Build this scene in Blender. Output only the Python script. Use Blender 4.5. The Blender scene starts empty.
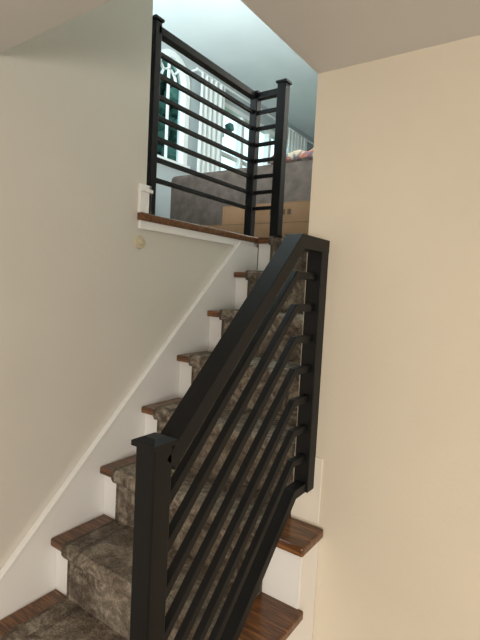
import bpy, bmesh, math, random
from mathutils import Vector, Matrix
random.seed(4)
sc = bpy.context.scene
try:
    sc.view_settings.view_transform = 'Standard'
except Exception: pass
H = 1.503          # camera height over lower floor; geometry is written camera-relative, lifted at the end
# ---------------------------------------------------------------- materials
def newmat(name):
    m = bpy.data.materials.new(name); m.use_nodes = True
    nt = m.node_tree; b = nt.nodes['Principled BSDF']
    return m, nt, b
def ramp(nt, fac, stops):
    r = nt.nodes.new('ShaderNodeValToRGB')
    e = r.color_ramp.elements
    while len(e) < len(stops): e.new(0.5)
    for k,(p,c) in enumerate(stops):
        e[k].position = p; e[k].color = (*c,1)
    nt.links.new(fac, r.inputs[0]); return r.outputs[0]
def noise(nt, scale, detail=4, vec=None, rough=.5, dist=0):
    n = nt.nodes.new('ShaderNodeTexNoise'); n.inputs['Scale'].default_value = scale
    n.inputs['Detail'].default_value = detail; n.inputs['Roughness'].default_value = rough
    n.inputs['Distortion'].default_value = dist
    if vec: nt.links.new(vec, n.inputs['Vector'])
    return n.outputs['Fac']
def coords(nt, scale=(1,1,1), rot=(0,0,0)):
    t = nt.nodes.new('ShaderNodeTexCoord'); mp = nt.nodes.new('ShaderNodeMapping')
    mp.inputs['Scale'].default_value = scale; mp.inputs['Rotation'].default_value = rot
    nt.links.new(t.outputs['Object'], mp.inputs['Vector']); return mp.outputs[0]
def bump(nt, b, h, strength=.2, dist=.01):
    n = nt.nodes.new('ShaderNodeBump'); n.inputs['Strength'].default_value = strength
    n.inputs['Distance'].default_value = dist
    nt.links.new(h, n.inputs['Height']); nt.links.new(n.outputs[0], b.inputs['Normal'])
def math_(nt, op, a, b_=None, c=None):
    n = nt.nodes.new('ShaderNodeMath'); n.operation = op
    for k,x in enumerate((a,b_,c)):
        if x is None: continue
        if isinstance(x,(int,float)): n.inputs[k].default_value = x
        else: nt.links.new(x, n.inputs[k])
    return n.outputs[0]
def paint(name, col, var=.03, rough=.6, bs=.08):
    m, nt, b = newmat(name); v = coords(nt)
    f = noise(nt, 2.2, 5, v)
    c = ramp(nt, f, [(.3, tuple(x*(1-var) for x in col)), (.7, tuple(min(1,x*(1+var)) for x in col))])
    nt.links.new(c, b.inputs['Base Color']); b.inputs['Roughness'].default_value = rough
    h = math_(nt,'MULTIPLY_ADD', noise(nt, 6, 3, v), .5, noise(nt, 90, 3, v))
    bump(nt, b, h, bs, .004)
    return m
M_wallL = paint('paint_wall_cool_lit', (.665,.637,.575), .03, .45, .12)  # cooler than the cream wall: cool light on this side put into the colour
M_wallR = paint('paint_wall_cream', (.72,.655,.535), .03, .45, .12)
M_ceil = paint('paint_ceiling', (.72,.715,.70))
M_ceilU = paint('paint_ceiling_upper', (.76,.83,.84))
M_wallU = paint('paint_wall_upper', (.48,.53,.54))
M_trim = paint('paint_trim_white', (.86,.85,.83), .015, .4, .02)
M_white = paint('window_white', (.85,.88,.88), .01, .4, .02)
def wood(name, c0, c1, c2, rough=.28):
    m, nt, b = newmat(name); v = coords(nt, (2.2, 34, 34))
    f = noise(nt, 2.0, 9, v, .66, 1.6)
    c = ramp(nt, f, [(.34,c0),(.5,c1),(.66,c2)])
    nt.links.new(c, b.inputs['Base Color']); b.inputs['Roughness'].default_value = rough
    bump(nt, b, f, .08, .003); return m
M_wood = wood('stained_oak', (.038,.014,.006), (.125,.050,.017), (.30,.13,.042))
M_floor = wood('floor_oak', (.12,.075,.045), (.22,.15,.09), (.30,.21,.13), .4)
m, nt, b = newmat('black_metal'); M_metal = m
b.inputs['Base Color'].default_value = (.003,.0032,.0036,1); b.inputs['Roughness'].default_value = .5
b.inputs['Specular IOR Level'].default_value=.27
bump(nt, b, noise(nt, 260, 2, coords(nt)), .06, .001)
# carpet: faded ornamental runner with a border line
m, nt, b = newmat('runner_carpet'); M_carpet = m
v = coords(nt)
n1 = noise(nt, 9, 9, v, .78, .3)
wv = nt.nodes.new('ShaderNodeTexNoise'); wv.inputs['Scale'].default_value = 9; nt.links.new(v, wv.inputs['Vector'])
mx = nt.nodes.new('ShaderNodeMix'); mx.data_type='VECTOR'; mx.inputs['Factor'].default_value=.08
nt.links.new(v, mx.inputs[4]); nt.links.new(wv.outputs['Color'], mx.inputs[5])
vo = nt.nodes.new('ShaderNodeTexVoronoi'); vo.feature='F1'; vo.inputs['Scale'].default_value=9; nt.links.new(mx.outputs[1], vo.inputs['Vector'])
rings = math_(nt,'SINE', math_(nt,'MULTIPLY', vo.outputs['Distance'], 27))
n3 = noise(nt, 130, 3, v)
wear = noise(nt, 3.6, 6, v, .75)
wear = math_(nt,'MAXIMUM', math_(nt,'SUBTRACT', wear, .40), 0.0)
rw = math_(nt,'MULTIPLY', rings, math_(nt,'MULTIPLY', wear, .42))
s = math_(nt,'ADD', n1, rw)
s = math_(nt,'MULTIPLY_ADD', n3, .30, s)
sx = nt.nodes.new('ShaderNodeSeparateXYZ'); nt.links.new(v, sx.inputs[0])
ax = math_(nt,'ABSOLUTE', math_(nt,'ADD', sx.outputs[0], .9915))
bd = math_(nt,'MULTIPLY', math_(nt,'GREATER_THAN', ax, .240), math_(nt,'LESS_THAN', ax, .262))
edge = math_(nt,'GREATER_THAN', ax, .312)
s = math_(nt,'SUBTRACT', s, math_(nt,'MULTIPLY', bd, .07))
s = math_(nt,'SUBTRACT', s, math_(nt,'MULTIPLY', edge, .11))
c = ramp(nt, s, [(.50,(.080,.061,.045)),(.60,(.150,.120,.092)),(.68,(.225,.187,.145)),(.79,(.38,.33,.26))])
nt.links.new(c, b.inputs['Base Color']); b.inputs['Roughness'].default_value = .95
bump(nt, b, n3, .8, .007)
def fabric(name, stops, scale, rough=.9, detail=5):
    m, nt, b = newmat(name); v = coords(nt)
    c = ramp(nt, noise(nt, scale, detail, v), stops)
    nt.links.new(c, b.inputs['Base Color']); b.inputs['Roughness'].default_value = rough
    bump(nt, b, noise(nt, 120, 2, v), .3, .004); return m
M_sofa = fabric('sofa_fabric', [(.3,(.064,.046,.037)),(.7,(.110,.083,.068))], 14)
M_quilt = fabric('quilt_fabric', [(.36,(.38,.32,.25)),(.46,(.36,.10,.06)),(.54,(.09,.10,.14)),(.62,(.42,.34,.24))], 16, .9, 1)
M_box = fabric('cardboard', [(.3,(.25,.14,.07)),(.7,(.32,.185,.10))], 5)
M_tape = paint('packing_tape', (.42,.30,.18), .02, .3)
M_ink = paint('box_ink', (.08,.045,.02), .02, .7)
m, nt, b = newmat('curtain_cloth'); M_curt = m
b.inputs['Base Color'].default_value = (.80,.83,.82,1); b.inputs['Roughness'].default_value=.9
tr=nt.nodes.new('ShaderNodeBsdfTranslucent'); tr.inputs[0].default_value=(.85,.88,.86,1)
ms=nt.nodes.new('ShaderNodeMixShader'); ms.inputs[0].default_value=.2
nt.links.new(b.outputs[0],ms.inputs[1]); nt.links.new(tr.outputs[0],ms.inputs[2]); nt.links.new(ms.outputs[0],nt.nodes['Material Output'].inputs[0])
M_leaf = fabric('foliage', [(.3,(.02,.06,.05)),(.6,(.04,.12,.095)),(.8,(.09,.22,.17))], 6, .7)
M_bark = fabric('bark', [(.3,(.05,.035,.025)),(.7,(.10,.08,.06))], 12)
M_grass = fabric('lawn', [(.3,(.03,.09,.02)),(.7,(.07,.16,.05))], 3)
M_plate = paint('cream_plastic', (.60,.53,.38), .01, .4, .0)
M_patch = paint('spackle_patch', (.80,.75,.65), .02, .6, .05)

# ---------------------------------------------------------------- helpers
def finish(bm, name, mat, parent=None, bevel=0, smooth=False):
    bmesh.ops.recalc_face_normals(bm, faces=bm.faces[:])
    me = bpy.data.meshes.new(name); bm.to_mesh(me); bm.free()
    ob = bpy.data.objects.new(name, me); sc.collection.objects.link(ob)
    me.materials.append(mat)
    if smooth:
        for p in me.polygons: p.use_smooth = True
    if bevel:
        md = ob.modifiers.new('bev','BEVEL'); md.width = bevel; md.segments = 2; md.limit_method='ANGLE'
    if parent: ob.parent = parent
    return ob
def addbox(bm, x0,x1,y0,y1,z0,z1):
    vs=[bm.verts.new(p) for p in [(x0,y0,z0),(x1,y0,z0),(x1,y1,z0),(x0,y1,z0),(x0,y0,z1),(x1,y0,z1),(x1,y1,z1),(x0,y1,z1)]]
    for f in [(0,3,2,1),(4,5,6,7),(0,1,5,4),(1,2,6,5),(2,3,7,6),(3,0,4,7)]: bm.faces.new([vs[i] for i in f])
def boxes(name, lst, mat, parent=None, bevel=0):
    bm = bmesh.new()
    for l in lst: addbox(bm,*l)
    return finish(bm, name, mat, parent, bevel)
def prism(name, pts, x0, x1, mat, parent=None, bevel=0):
    bm = bmesh.new()
    a=[bm.verts.new((x0,y,z)) for y,z in pts]; c=[bm.verts.new((x1,y,z)) for y,z in pts]
    bm.faces.new(a); bm.faces.new(c[::-1]); n=len(pts)
    for i in range(n): bm.faces.new([a[i],c[i],c[(i+1)%n],a[(i+1)%n]])
    return finish(bm, name, mat, parent, bevel)
def empty(name, loc=(0,0,0)):
    e = bpy.data.objects.new(name, None); sc.collection.objects.link(e); e.empty_display_size=.1
    return e
def offset(path, d):
    out=[]
    for i,p in enumerate(path):
        p=Vector(p)
        ds=[]
        if i>0: ds.append((p-Vector(path[i-1])).normalized())
        if i<len(path)-1: ds.append((Vector(path[i+1])-p).normalized())
        ns=[Vector((-t.y,t.x)) for t in ds]
        n=sum(ns,Vector((0,0))).normalized(); k=1/max(.3,n.dot(ns[0]))
        out.append(p+n*d*k)
    return out
def rail(name, path, xc, w, h, mat, parent, bevel=.002):
    up=offset(path,h/2); dn=offset(path,-h/2)
    bm=bmesh.new(); rings=[]
    for u,d in zip(up,dn):
        rings.append([bm.verts.new((xc-w/2,u.x,u.y)),bm.verts.new((xc+w/2,u.x,u.y)),bm.verts.new((xc+w/2,d.x,d.y)),bm.verts.new((xc-w/2,d.x,d.y))])
    for r,s in zip(rings,rings[1:]):
        for k in range(4): bm.faces.new([r[k],r[(k+1)%4],s[(k+1)%4],s[k]])
    bm.faces.new(rings[0]); bm.faces.new(rings[-1][::-1])
    return finish(bm,name,mat,parent,bevel)

# ---------------------------------------------------------------- key dimensions
WL=-1.418; WR=-.643; WF=1.27; CZ=.64; FZ=-1.503; UF=.276; UC=2.74; UX=-3.9
WE=1.335     # end of the full-height left wall
def NY(i): return 1.4*(.660+.1455*i)
def NZ(i): return 1.4*(-.650+.1412*i)
def nosz(y): return NZ(0)+(y-NY(0))*(.1412/.1455)
LY=NY(6)
# ---------------------------------------------------------------- shell
boxes('floor', [(WL,3.2,-3.2,WF,FZ-.1,FZ)], M_floor)
boxes('wall_left', [(WL-.12,WL,-3.2,WE,FZ,UC),(WL-.12,WL,WE,LY+.03,FZ,UF-.03)], M_wallL)
boxes('wall_front', [(WR,3.2,WF,WF+.12,FZ,CZ)], M_wallR)
boxes('wall_stairwell', [(WR,WR+.12,WF+.12,LY+3,FZ,UC),(WR,WR+.12,WF,WF+.12,CZ,UC)], M_wallR)
boxes('wall_right', [(3.2,3.3,-3.2,WF+.12,FZ,CZ)], M_wallR)
boxes('wall_back', [(WL-.12,3.3,-3.3,-3.2,FZ,CZ)], M_wallR)
boxes('ceiling', [(WR,3.3,-3.3,WF,CZ,CZ+.1),(WL,WR,-3.3,.72,CZ,CZ+.1)], M_ceil)
boxes('wall_stairwell_header', [(WL,WR,.62,.72,CZ+.1,UC),(WR,WR+.12,.62,WF,CZ+.1,UC)], M_wallL)
boxes('floor_upper', [(UX-.12,WL-.12,-1.2,9.2,.10,UF),(WL-.12,WR,LY+.045,9.2,.10,UF),(WR+.12,2.5,LY+3,9.2,.1,UF)], M_floor)
boxes('ceiling_upper', [(UX-.12,2.5,-1.2,9.2,UC,UC+.1)], M_ceilU)
boxes('wall_upper_far', [(UX-.12,2.5,9.2,9.3,.1,UC)], M_wallU)
boxes('wall_upper_near', [(UX-.12,WL-.12,-1.3,-1.2,.1,UC)], M_wallU)
boxes('wall_upper_right', [(2.5,2.6,LY+3,9.3,.1,UC),(WR+.12,2.5,LY+2.9,LY+3,.1,UC)], M_wallU)
x0,x1=UX-.12,UX
A0,A1,AB,AT=3.74,4.26,1.42,2.62
B0,B1,BB,BT=4.74,6.95,1.10,2.45
C0,C1=7.35,8.80
bm=bmesh.new()
for l in [(-1.2,A0,UF,UC),(A1,B0,UF,UC),(B1,C0,UF,UC),(C1,9.2,UF,UC),(A0,A1,UF,AB),(A0,A1,AT,UC),(B0,B1,UF,BB),(B0,B1,BT,UC),(C0,C1,UF,BB),(C0,C1,BT,UC)]:
    addbox(bm,x0,x1,l[0],l[1],l[2],l[3])
r=(A1-A0)/2; cy=(A0+A1)/2; cz=AT-r; N=12
for k in range(N):
    t0=math.pi*k/N; t1=math.pi*(k+1)/N
    p=[(cy+r*math.cos(t0),cz+r*math.sin(t0)),(cy+r*math.cos(t1),cz+r*math.sin(t1)),(cy+r*math.cos(t1),AT),(cy+r*math.cos(t0),AT)]
    a=[bm.verts.new((x0,*q)) for q in p]; c=[bm.verts.new((x1,*q)) for q in p]
    bm.faces.new(a); bm.faces.new(c[::-1])
    for i in range(4): bm.faces.new([a[i],c[i],c[(i+1)%4],a[(i+1)%4]])
finish(bm,'wall_upper_left',M_wallU)
boxes('baseboard_upper_left',[(UX,UX+.018,-1.2,9.2,UF,UF+.13)],M_trim,None,.003)

# ---------------------------------------------------------------- windows
w1=empty('window_1')
bm=bmesh.new()
def arc(bm,ri,ro,xa,xb,n=20):
    for k in range(n):
        t0=math.pi*k/n; t1=math.pi*(k+1)/n
        p=[(cy+ri*math.cos(t0),cz+ri*math.sin(t0)),(cy+ro*math.cos(t0),cz+ro*math.sin(t0)),(cy+ro*math.cos(t1),cz+ro*math.sin(t1)),(cy+ri*math.cos(t1),cz+ri*math.sin(t1))]
        a=[bm.verts.new((xa,*q)) for q in p]; c=[bm.verts.new((xb,*q)) for q in p]
        bm.faces.new(a); bm.faces.new(c[::-1])
        for i in range(4): bm.faces.new([a[i],c[i],c[(i+1)%4],a[(i+1)%4]])
arc(bm,r-.03,r+.045,UX-.06,UX+.022); arc(bm,r*.42,r*.42+.018,UX-.06,UX-.03)
for y in (A0-.045,A1-.03): addbox(bm,UX-.06,UX+.022,y,y+.075,AB,cz)
addbox(bm,UX-.06,UX+.05,A0-.07,A1+.07,AB-.04,AB+.02)
for z in (1.88,cz-.01): addbox(bm,UX-.06,UX-.03,A0,A1,z,z+.02)
addbox(bm,UX-.06,UX-.03,cy-.01,cy+.01,AB,AT-.03)
for t in (45,135):
    t=math.radians(t); d=Vector((math.cos(t),math.sin(t))); n=Vector((-d.y,d.x))*.009
    p0=Vector((cy,cz))+d*r*.42; p1=Vector((cy,cz))+d*(r-.02)
    p=[p0+n,p1+n,p1-n,p0-n]
    a=[bm.verts.new((UX-.06,*q)) for q in p]; c=[bm.verts.new((UX-.03,*q)) for q in p]
    bm.faces.new(a); bm.faces.new(c[::-1])
    for i in range(4): bm.faces.new([a[i],c[i],c[(i+1)%4],a[(i+1)%4]])
finish(bm,'arched_frame',M_white,w1)
for nm,(y0,y1) in (('window_2',(B0,B1)),('window_3',(C0,C1))):
    w=empty(nm); l=[]
    for z in (BB,BT-.06): l.append((UX-.10,UX+.02,y0-.05,y1+.05,z,z+.06))
    for y in (y0-.05,y1-.02): l.append((UX-.10,UX+.02,y,y+.07,BB,BT))
    nn=3 if nm=='window_2' else 2
    for k in range(1,nn):
        y=y0+(y1-y0)*k/nn; l.append((UX-.09,UX,y-.035,y+.035,BB,BT))
    l.append((UX-.08,UX-.04,y0,y1,1.78,1.83))
    boxes('window_frame',l,M_white,w,.003)
    boxes('window_sill',[(UX,UX+.07,y0-.1,y1+.1,BB-.03,BB+.005)],M_white,w,.003)
def curtain(name,y0,y1,folds,parent):
    bm=bmesh.new(); n=folds*10; rows=8; g=[]
    for j in range(rows+1):
        z=UF+.02+(2.56-UF-.02)*j/rows; row=[]
        for i in range(n+1):
            u=i/n; a=.022*(1+.3*math.sin(5*u+2))
            row.append(bm.verts.new((UX+.12+a*math.sin(u*folds*2*math.pi+.25*math.sin(j)),y0+(y1-y0)*u,z)))
        g.append(row)
    for j in range(rows):
        for i in range(n): bm.faces.new([g[j][i],g[j][i+1],g[j+1][i+1],g[j+1][i]])
    return finish(bm,name,M_curt,parent,0,True)
cu=empty('window_curtains')
curtain('curtain_panel_a',4.38,4.86,5,cu); curtain('curtain_panel_b',6.55,7.2,6,cu); 
bm=bmesh.new()
bmesh.ops.create_cone(bm,cap_ends=True,segments=16,radius1=.014,radius2=.014,depth=4.6,matrix=Matrix.Translation((UX+.12,6.6,2.57))@Matrix.Rotation(math.pi/2,4,'X'))
for y in (4.32,6.9,8.88): addbox(bm,UX,UX+.13,y-.008,y+.008,2.56,2.58)
finish(bm,'curtain_rod',M_white,cu)

# ---------------------------------------------------------------- staircase
st=empty('staircase')
tre=[]; ris=[]
TH=.028; OV=.026
for i in range(-2,6):
    y0,y1,z=NY(i),NY(i+1)+OV+.008,NZ(i)
    if i<=0: tre.append((WL+.019,-.528,y0,y1,z-TH,z))
    elif i==1:
        tre.append((WL+.019,WR-.001,y0,y1,z-TH,z)); tre.append((WR-.001,-.528,y0,WF-.002,z-TH,z))
    else: tre.append((WL+.019,WR-.001,y0,y1,z-TH,z))
for i in range(-2,7):
    zz = NZ(i)-TH if i<6 else UF-.03
    ris.append((WL+.019,(-.545 if i<=1 else WR-.001),NY(i)+OV,NY(i)+OV+.015,(NZ(i-1) if i>-2 else FZ),zz))
boxes('stair_treads',tre,M_wood,st,.006)
boxes('stair_risers',ris,M_trim,st)
pts=[(NY(-2)+OV+.004,FZ)]
for i in range(-2,2):
    pts+= [(NY(i)+OV+.004,NZ(i)-TH+.004)]
    if i<1: pts+=[(NY(i+1)+OV+.004,NZ(i)-TH+.004)]
pts+=[(WF-.002,NZ(1)-TH+.004),(WF-.002,FZ)]
prism('outer_stringer',pts,-.560,-.5435,M_trim,st)
sk=[(.38,FZ),(.38,nosz(.38)+.115),(1.985,.225),(2.165,.225),(2.165,-.25),(.95,FZ)]
prism('skirt_board',sk,WL,WL+.018,M_trim,st,.002)
def skt(d0,d1): return [(.38,nosz(.38)+d0),(1.99,nosz(1.99)+d0),(1.99,nosz(1.99)+d1),(.38,nosz(.38)+d1)]
prism('skirt_cap',skt(.100,.118),WL,WL+.026,M_trim,st,.003)
# runner
rx0,rx1=-1.318,-.665
t=.009; path=[(NY(-2)+OV-.001,FZ+.004)]
for i in range(-2,7):
    y,z=NY(i),(NZ(i) if i<6 else UF)
    path+=[(y+OV-.001,z-TH-.004),(y+.004,z-TH-.002),(y-.001,z-TH+.006),(y-.001,z-.006),(y+.005,z+.001)]
    if i<6: path.append((NY(i+1)+OV-.002,z+.001))
out=offset(path,t)
bm=bmesh.new(); NX=6
rows=[]
for (pi_,po) in zip(path,out):
    rows.append(([bm.verts.new((rx0+(rx1-rx0)*k/NX,po.x,po.y)) for k in range(NX+1)],[bm.verts.new((rx0,pi_[0],pi_[1])),bm.verts.new((rx1,pi_[0],pi_[1]))]))
for (o0,i0),(o1,i1) in zip(rows,rows[1:]):
    for k in range(NX): bm.faces.new([o0[k],o0[k+1],o1[k+1],o1[k]])
    bm.faces.new([i0[0],o0[0],o1[0],i1[0]]); bm.faces.new([o0[-1],i0[1],i1[1],o1[-1]])
finish(bm,'stair_runner_carpet',M_carpet,st)
# landing nosing + trim
ld=empty('landing_edge')
boxes('landing_nosing',[(WL-.119,WL+.026,WE+.001,LY+.02,UF-.028,UF+.002),(WL+.026,WR-.001,LY-.005,LY+.12,UF-.028,UF+.002)],M_wood,ld,.005)
boxes('landing_nosing_end',[(WL,WL+.03,WE-.045,WE+.001,UF-.028,UF+.002)],M_wood,ld,.004)
boxes('landing_apron',[(WL+.001,WL+.016,WE-.04,LY-.02,UF-.062,UF-.028)],M_trim,ld,.003)
boxes('baseboard_left',[(WL,WL+.016,WE-.045,WE+.016,UF+.002,UF+.115),(WL-.12,WL+.016,WE,WE+.016,UF+.002,UF+.115),(WL,WL+.022,WE-.048,WE+.02,UF+.085,UF+.10)],M_trim,None,.003)
bm=bmesh.new()
bmesh.ops.create_cone(bm,cap_ends=True,segments=28,radius1=.027,radius2=.024,depth=.012,matrix=Matrix.Translation((WL+.006,1.306,.16))@Matrix.Rotation(math.pi/2,4,'Y'))
bmesh.ops.create_cone(bm,cap_ends=True,segments=20,radius1=.010,radius2=.008,depth=.01,matrix=Matrix.Translation((WL+.015,1.306,.16))@Matrix.Rotation(math.pi/2,4,'Y'))
finish(bm,'wall_chime_button',M_plate,None,.001)
boxes('trim_1',[(WR+.0,-.547,WF-.004,WF,-.705,-.50)],M_patch,None,.002)

# ---------------------------------------------------------------- lower railing
rl=empty('stair_railing'); bx=-.595
slope=.1412/.1455
YN=.603
def post(name,x,y,z0,z1,parent,w=.05,cap=True):
    boxes(name,[(x-w/2,x+w/2,y-w/2,y+w/2,z0,z1)],M_metal,parent,.003)
    if cap:
        c=w/2+.006
        bm=bmesh.new()
        addbox(bm,x-c,x+c,y-c,y+c,z1,z1+.010)
        b0=[bm.verts.new((x+sx*c,y+sy*c,z1+.010)) for sx,sy in((-1,-1),(1,-1),(1,1),(-1,1))]
        b1=[bm.verts.new((x+sx*w*.3,y+sy*w*.3,z1+.017)) for sx,sy in((-1,-1),(1,-1),(1,1),(-1,1))]
        for k in range(4): bm.faces.new([b0[k],b0[(k+1)%4],b1[(k+1)%4],b1[k]])
        bm.faces.new(b1)
        finish(bm,name+'_cap',M_metal,parent)
post('newel_post',bx+.001,YN,NZ(-2),-.298,rl,.048)
boxes('newel_base_plate',[(bx-.04,bx+.04,YN-.04,YN+.04,NZ(-2),NZ(-2)+.008)],M_metal,rl,.002)
boxes('wall_post',[(bx-.024,bx+.024,WF-.045,WF-.001,-.60,.128)],M_metal,rl,.002)
ztop=.131; zbot=-.585
for k in range(9):
    f=k/8; z=ztop+(zbot-ztop)*f; yb=1.105+.055*f
    ye=YN+.02
    p=[(ye,z-(yb-ye)*slope),(yb,z),(WF-.02 if k else WF-.001,z)]
    if k==0: rail('handrail',p,bx,.050,.038,M_metal,rl)
    elif k==8: rail('bottom_rail',p,bx,.036,.028,M_metal,rl)
    else: rail('bar_%d'%k,p,bx,.018,.021,M_metal,rl)

# ---------------------------------------------------------------- upper railing
ur=empty('landing_railing'); ux=-1.435; cyR=2.12; pw=.044
post('post_1',ux,1.372,UF+.002,1.055,ur,.036)
post('post_2',ux,cyR,UF+.002,1.035,ur,pw)
post('post_3',-1.265,cyR,UF+.002,1.06,ur,.05)
for k in range(8):
    f=k/7; z=1.022+(.43-1.022)*f
    hh=.032 if k==0 else .019; ww=.036 if k==0 else .016
    boxes('rail_%d'%(k+1),[(ux-ww/2,ux+ww/2,1.372,cyR,z-hh/2,z+hh/2),(ux,-1.265,cyR-ww/2,cyR+ww/2,z-hh/2,z+hh/2)],M_metal,ur,.002)

# ---------------------------------------------------------------- sofa
so=empty('sofa'); SY=3.62; SX0,SX1=-3.50,-1.35
def soft(name,l,mat,parent,bv=.05):
    o=boxes(name,[l],mat,parent); md=o.modifiers.new('b','BEVEL'); md.width=bv; md.segments=5
    for p in o.data.polygons: p.use_smooth=True
    return o
soft('back',(SX0,SX1,SY,SY+.24,UF+.10,UF+.86),M_sofa,so,.05)
soft('base',(SX0+.02,SX1-.02,SY+.1,SY+.92,UF+.10,UF+.32),M_sofa,so,.03)
soft('arm_a',(SX0-.02,SX0+.20,SY+.02,SY+.94,UF+.08,UF+.64),M_sofa,so,.06)
soft('arm_b',(SX1-.20,SX1+.02,SY+.02,SY+.94,UF+.08,UF+.64),M_sofa,so,.06)
w=(SX1-SX0-.4)/3
for k in range(3):
    a=SX0+.2+w*k
    soft('seat_cushion_%d'%(k+1),(a+.005,a+w-.005,SY+.3,SY+.93,UF+.32,UF+.47),M_sofa,so,.05)
    soft('back_cushion_%d'%(k+1),(a+.005,a+w-.005,SY+.2,SY+.40,UF+.45,UF+.86),M_sofa,so,.07)
boxes('legs',[(x,x+.05,y,y+.05,UF,UF+.1) for x in (SX0+.04,SX1-.09) for y in (SY+.05,SY+.84)],M_wood,so,.005)
bm=bmesh.new(); g=[]
for i in range(29):
    u=i/28; x=-2.28+.84*u; tp=min(1,6*u,6*(1-u))**.5
    ring=[]
    for j in range(14):
        a=2*math.pi*j/14; cyq,czq=math.cos(a),math.sin(a)
        hz=.045*tp*(1+.25*math.sin(u*23)+.2*math.sin(u*11+1))
        ring.append(bm.verts.new((x,SY+.13+.15*(abs(cyq)**.6)*(1 if cyq>0 else -1),UF+.862+hz+hz*(abs(czq)**.7)*(1 if czq>0 else -1))))
    g.append(ring)
for a,b_ in zip(g,g[1:]):
    for j in range(14): bm.faces.new([a[j],b_[j],b_[(j+1)%14],a[(j+1)%14]])
bm.faces.new(g[0]); bm.faces.new(g[-1][::-1])
finish(bm,'quilt',M_quilt,None,0,True)

# ---------------------------------------------------------------- cardboard boxes
def carton(name,x0,x1,y0,y1,z0,z1):
    e=empty(name)
    boxes('carton_body',[(x0,x1,y0,y1,z0,z1)],M_box,e,.004)
    ym=(y0+y1)/2
    boxes('tape',[(x0-.001,x1+.001,ym-.025,ym+.025,z1,z1+.0012),(x0-.0015,x0,ym-.025,ym+.025,z1-.08,z1+.001)],M_tape,e)
    zc=(z0+z1)/2
    boxes('label_print',[(x1-.60+.05*k,x1-.57+.05*k,y0-.001,y0,zc-.02,zc+.02) for k in range(4)],M_ink,e)
    boxes('flap_seam',[(x0,x1,y0-.001,y0+.001,z1-.006,z1-.003)],M_ink,e)
carton('cardboard_box',-2.62,-1.10,2.98,3.50,UF,UF+.22)
carton('cardboard_box',-2.30,-1.25,3.0,3.45,UF+.222,UF+.37)

# ---------------------------------------------------------------- outdoors
boxes('lawn_ground',[(-30,UX-.13,-12,26,-1.7,-1.6)],M_grass)
def tree(x,y,zc,r):
    e=empty('garden_tree')
    bm=bmesh.new()
    bmesh.ops.create_cone(bm,cap_ends=True,segments=12,radius1=.22,radius2=.1,depth=zc+1.6,matrix=Matrix.Translation((x,y,(zc-1.6)/2)))
    finish(bm,'trunk',M_bark,e,0,True)
    bm=bmesh.new()
    for k in range(800):
        d=Vector((random.gauss(0,1),random.gauss(0,1),random.gauss(0,1))).normalized()*r*random.uniform(.2,1)
        bmesh.ops.create_icosphere(bm,subdivisions=1,radius=random.uniform(.12,.3)*r*.42,matrix=Matrix.Translation((x+d.x,y+d.y,zc+d.z*1.2)))
    finish(bm,'foliage',M_leaf,e)
tree(-7.7,7.8,4.0,1.5)

# ---------------------------------------------------------------- world + lights
w=bpy.data.worlds.new('World'); sc.world=w; w.use_nodes=True
bg=w.node_tree.nodes['Background']; bg.inputs[0].default_value=(.66,.95,1,1); bg.inputs[1].default_value=1.7
def area(name,loc,target,size,power,col,sy=None,spread=None):
    l=bpy.data.lights.new(name,'AREA'); l.energy=power; l.color=col; l.size=size
    if sy: l.shape='RECTANGLE'; l.size_y=sy
    if spread: l.spread=math.radians(spread)
    o=bpy.data.objects.new(name,l); sc.collection.objects.link(o); o.location=loc
    o.rotation_euler=(Vector(target)-Vector(loc)).to_track_quat('-Z','Y').to_euler(); return o
area('room_window_light',(1.6,-2.6,-.55),(-.9,1.2,-1.0),1.4,86,(1,.95,.875),1.0)
area('room_ceiling_light',(1.3,-.4,.6),(1.3,-.4,-1),.5,20,(1,.80,.56))
area('upper_ceiling_fill',(-2.3,.9,1.2),(-2.2,3.0,2.9),1.2,100,(.84,.97,1),None,110)  # added fill, hidden behind the left wall, aimed up to brighten the upper ceiling
area('upper_stair_fill',(-1.0,4.6,2.1),(-1.1,1.0,-.4),1.0,40,(1,.97,.92))  # added fill lamp out of view, brightens the upper stairs; not at a window

# ---------------------------------------------------------------- camera
cd=bpy.data.cameras.new('camera'); cam=bpy.data.objects.new('camera',cd); sc.collection.objects.link(cam)
cd.sensor_fit='VERTICAL'; cd.sensor_height=36; cd.sensor_width=27; cd.lens=461/640*36; cd.clip_start=.02
R=Vector((.820,.571,.0514)).normalized(); B=Vector((.5666,-.820,.0704)); B=(B-R*B.dot(R)).normalized(); U=B.cross(R)
mt=Matrix((R,U,B)).transposed().to_4x4(); cam.matrix_world=mt
sc.camera=cam
# lift the scene so the lower floor is z=0
for o in list(sc.objects):
    if o.parent is None:
        o.location.z+=H
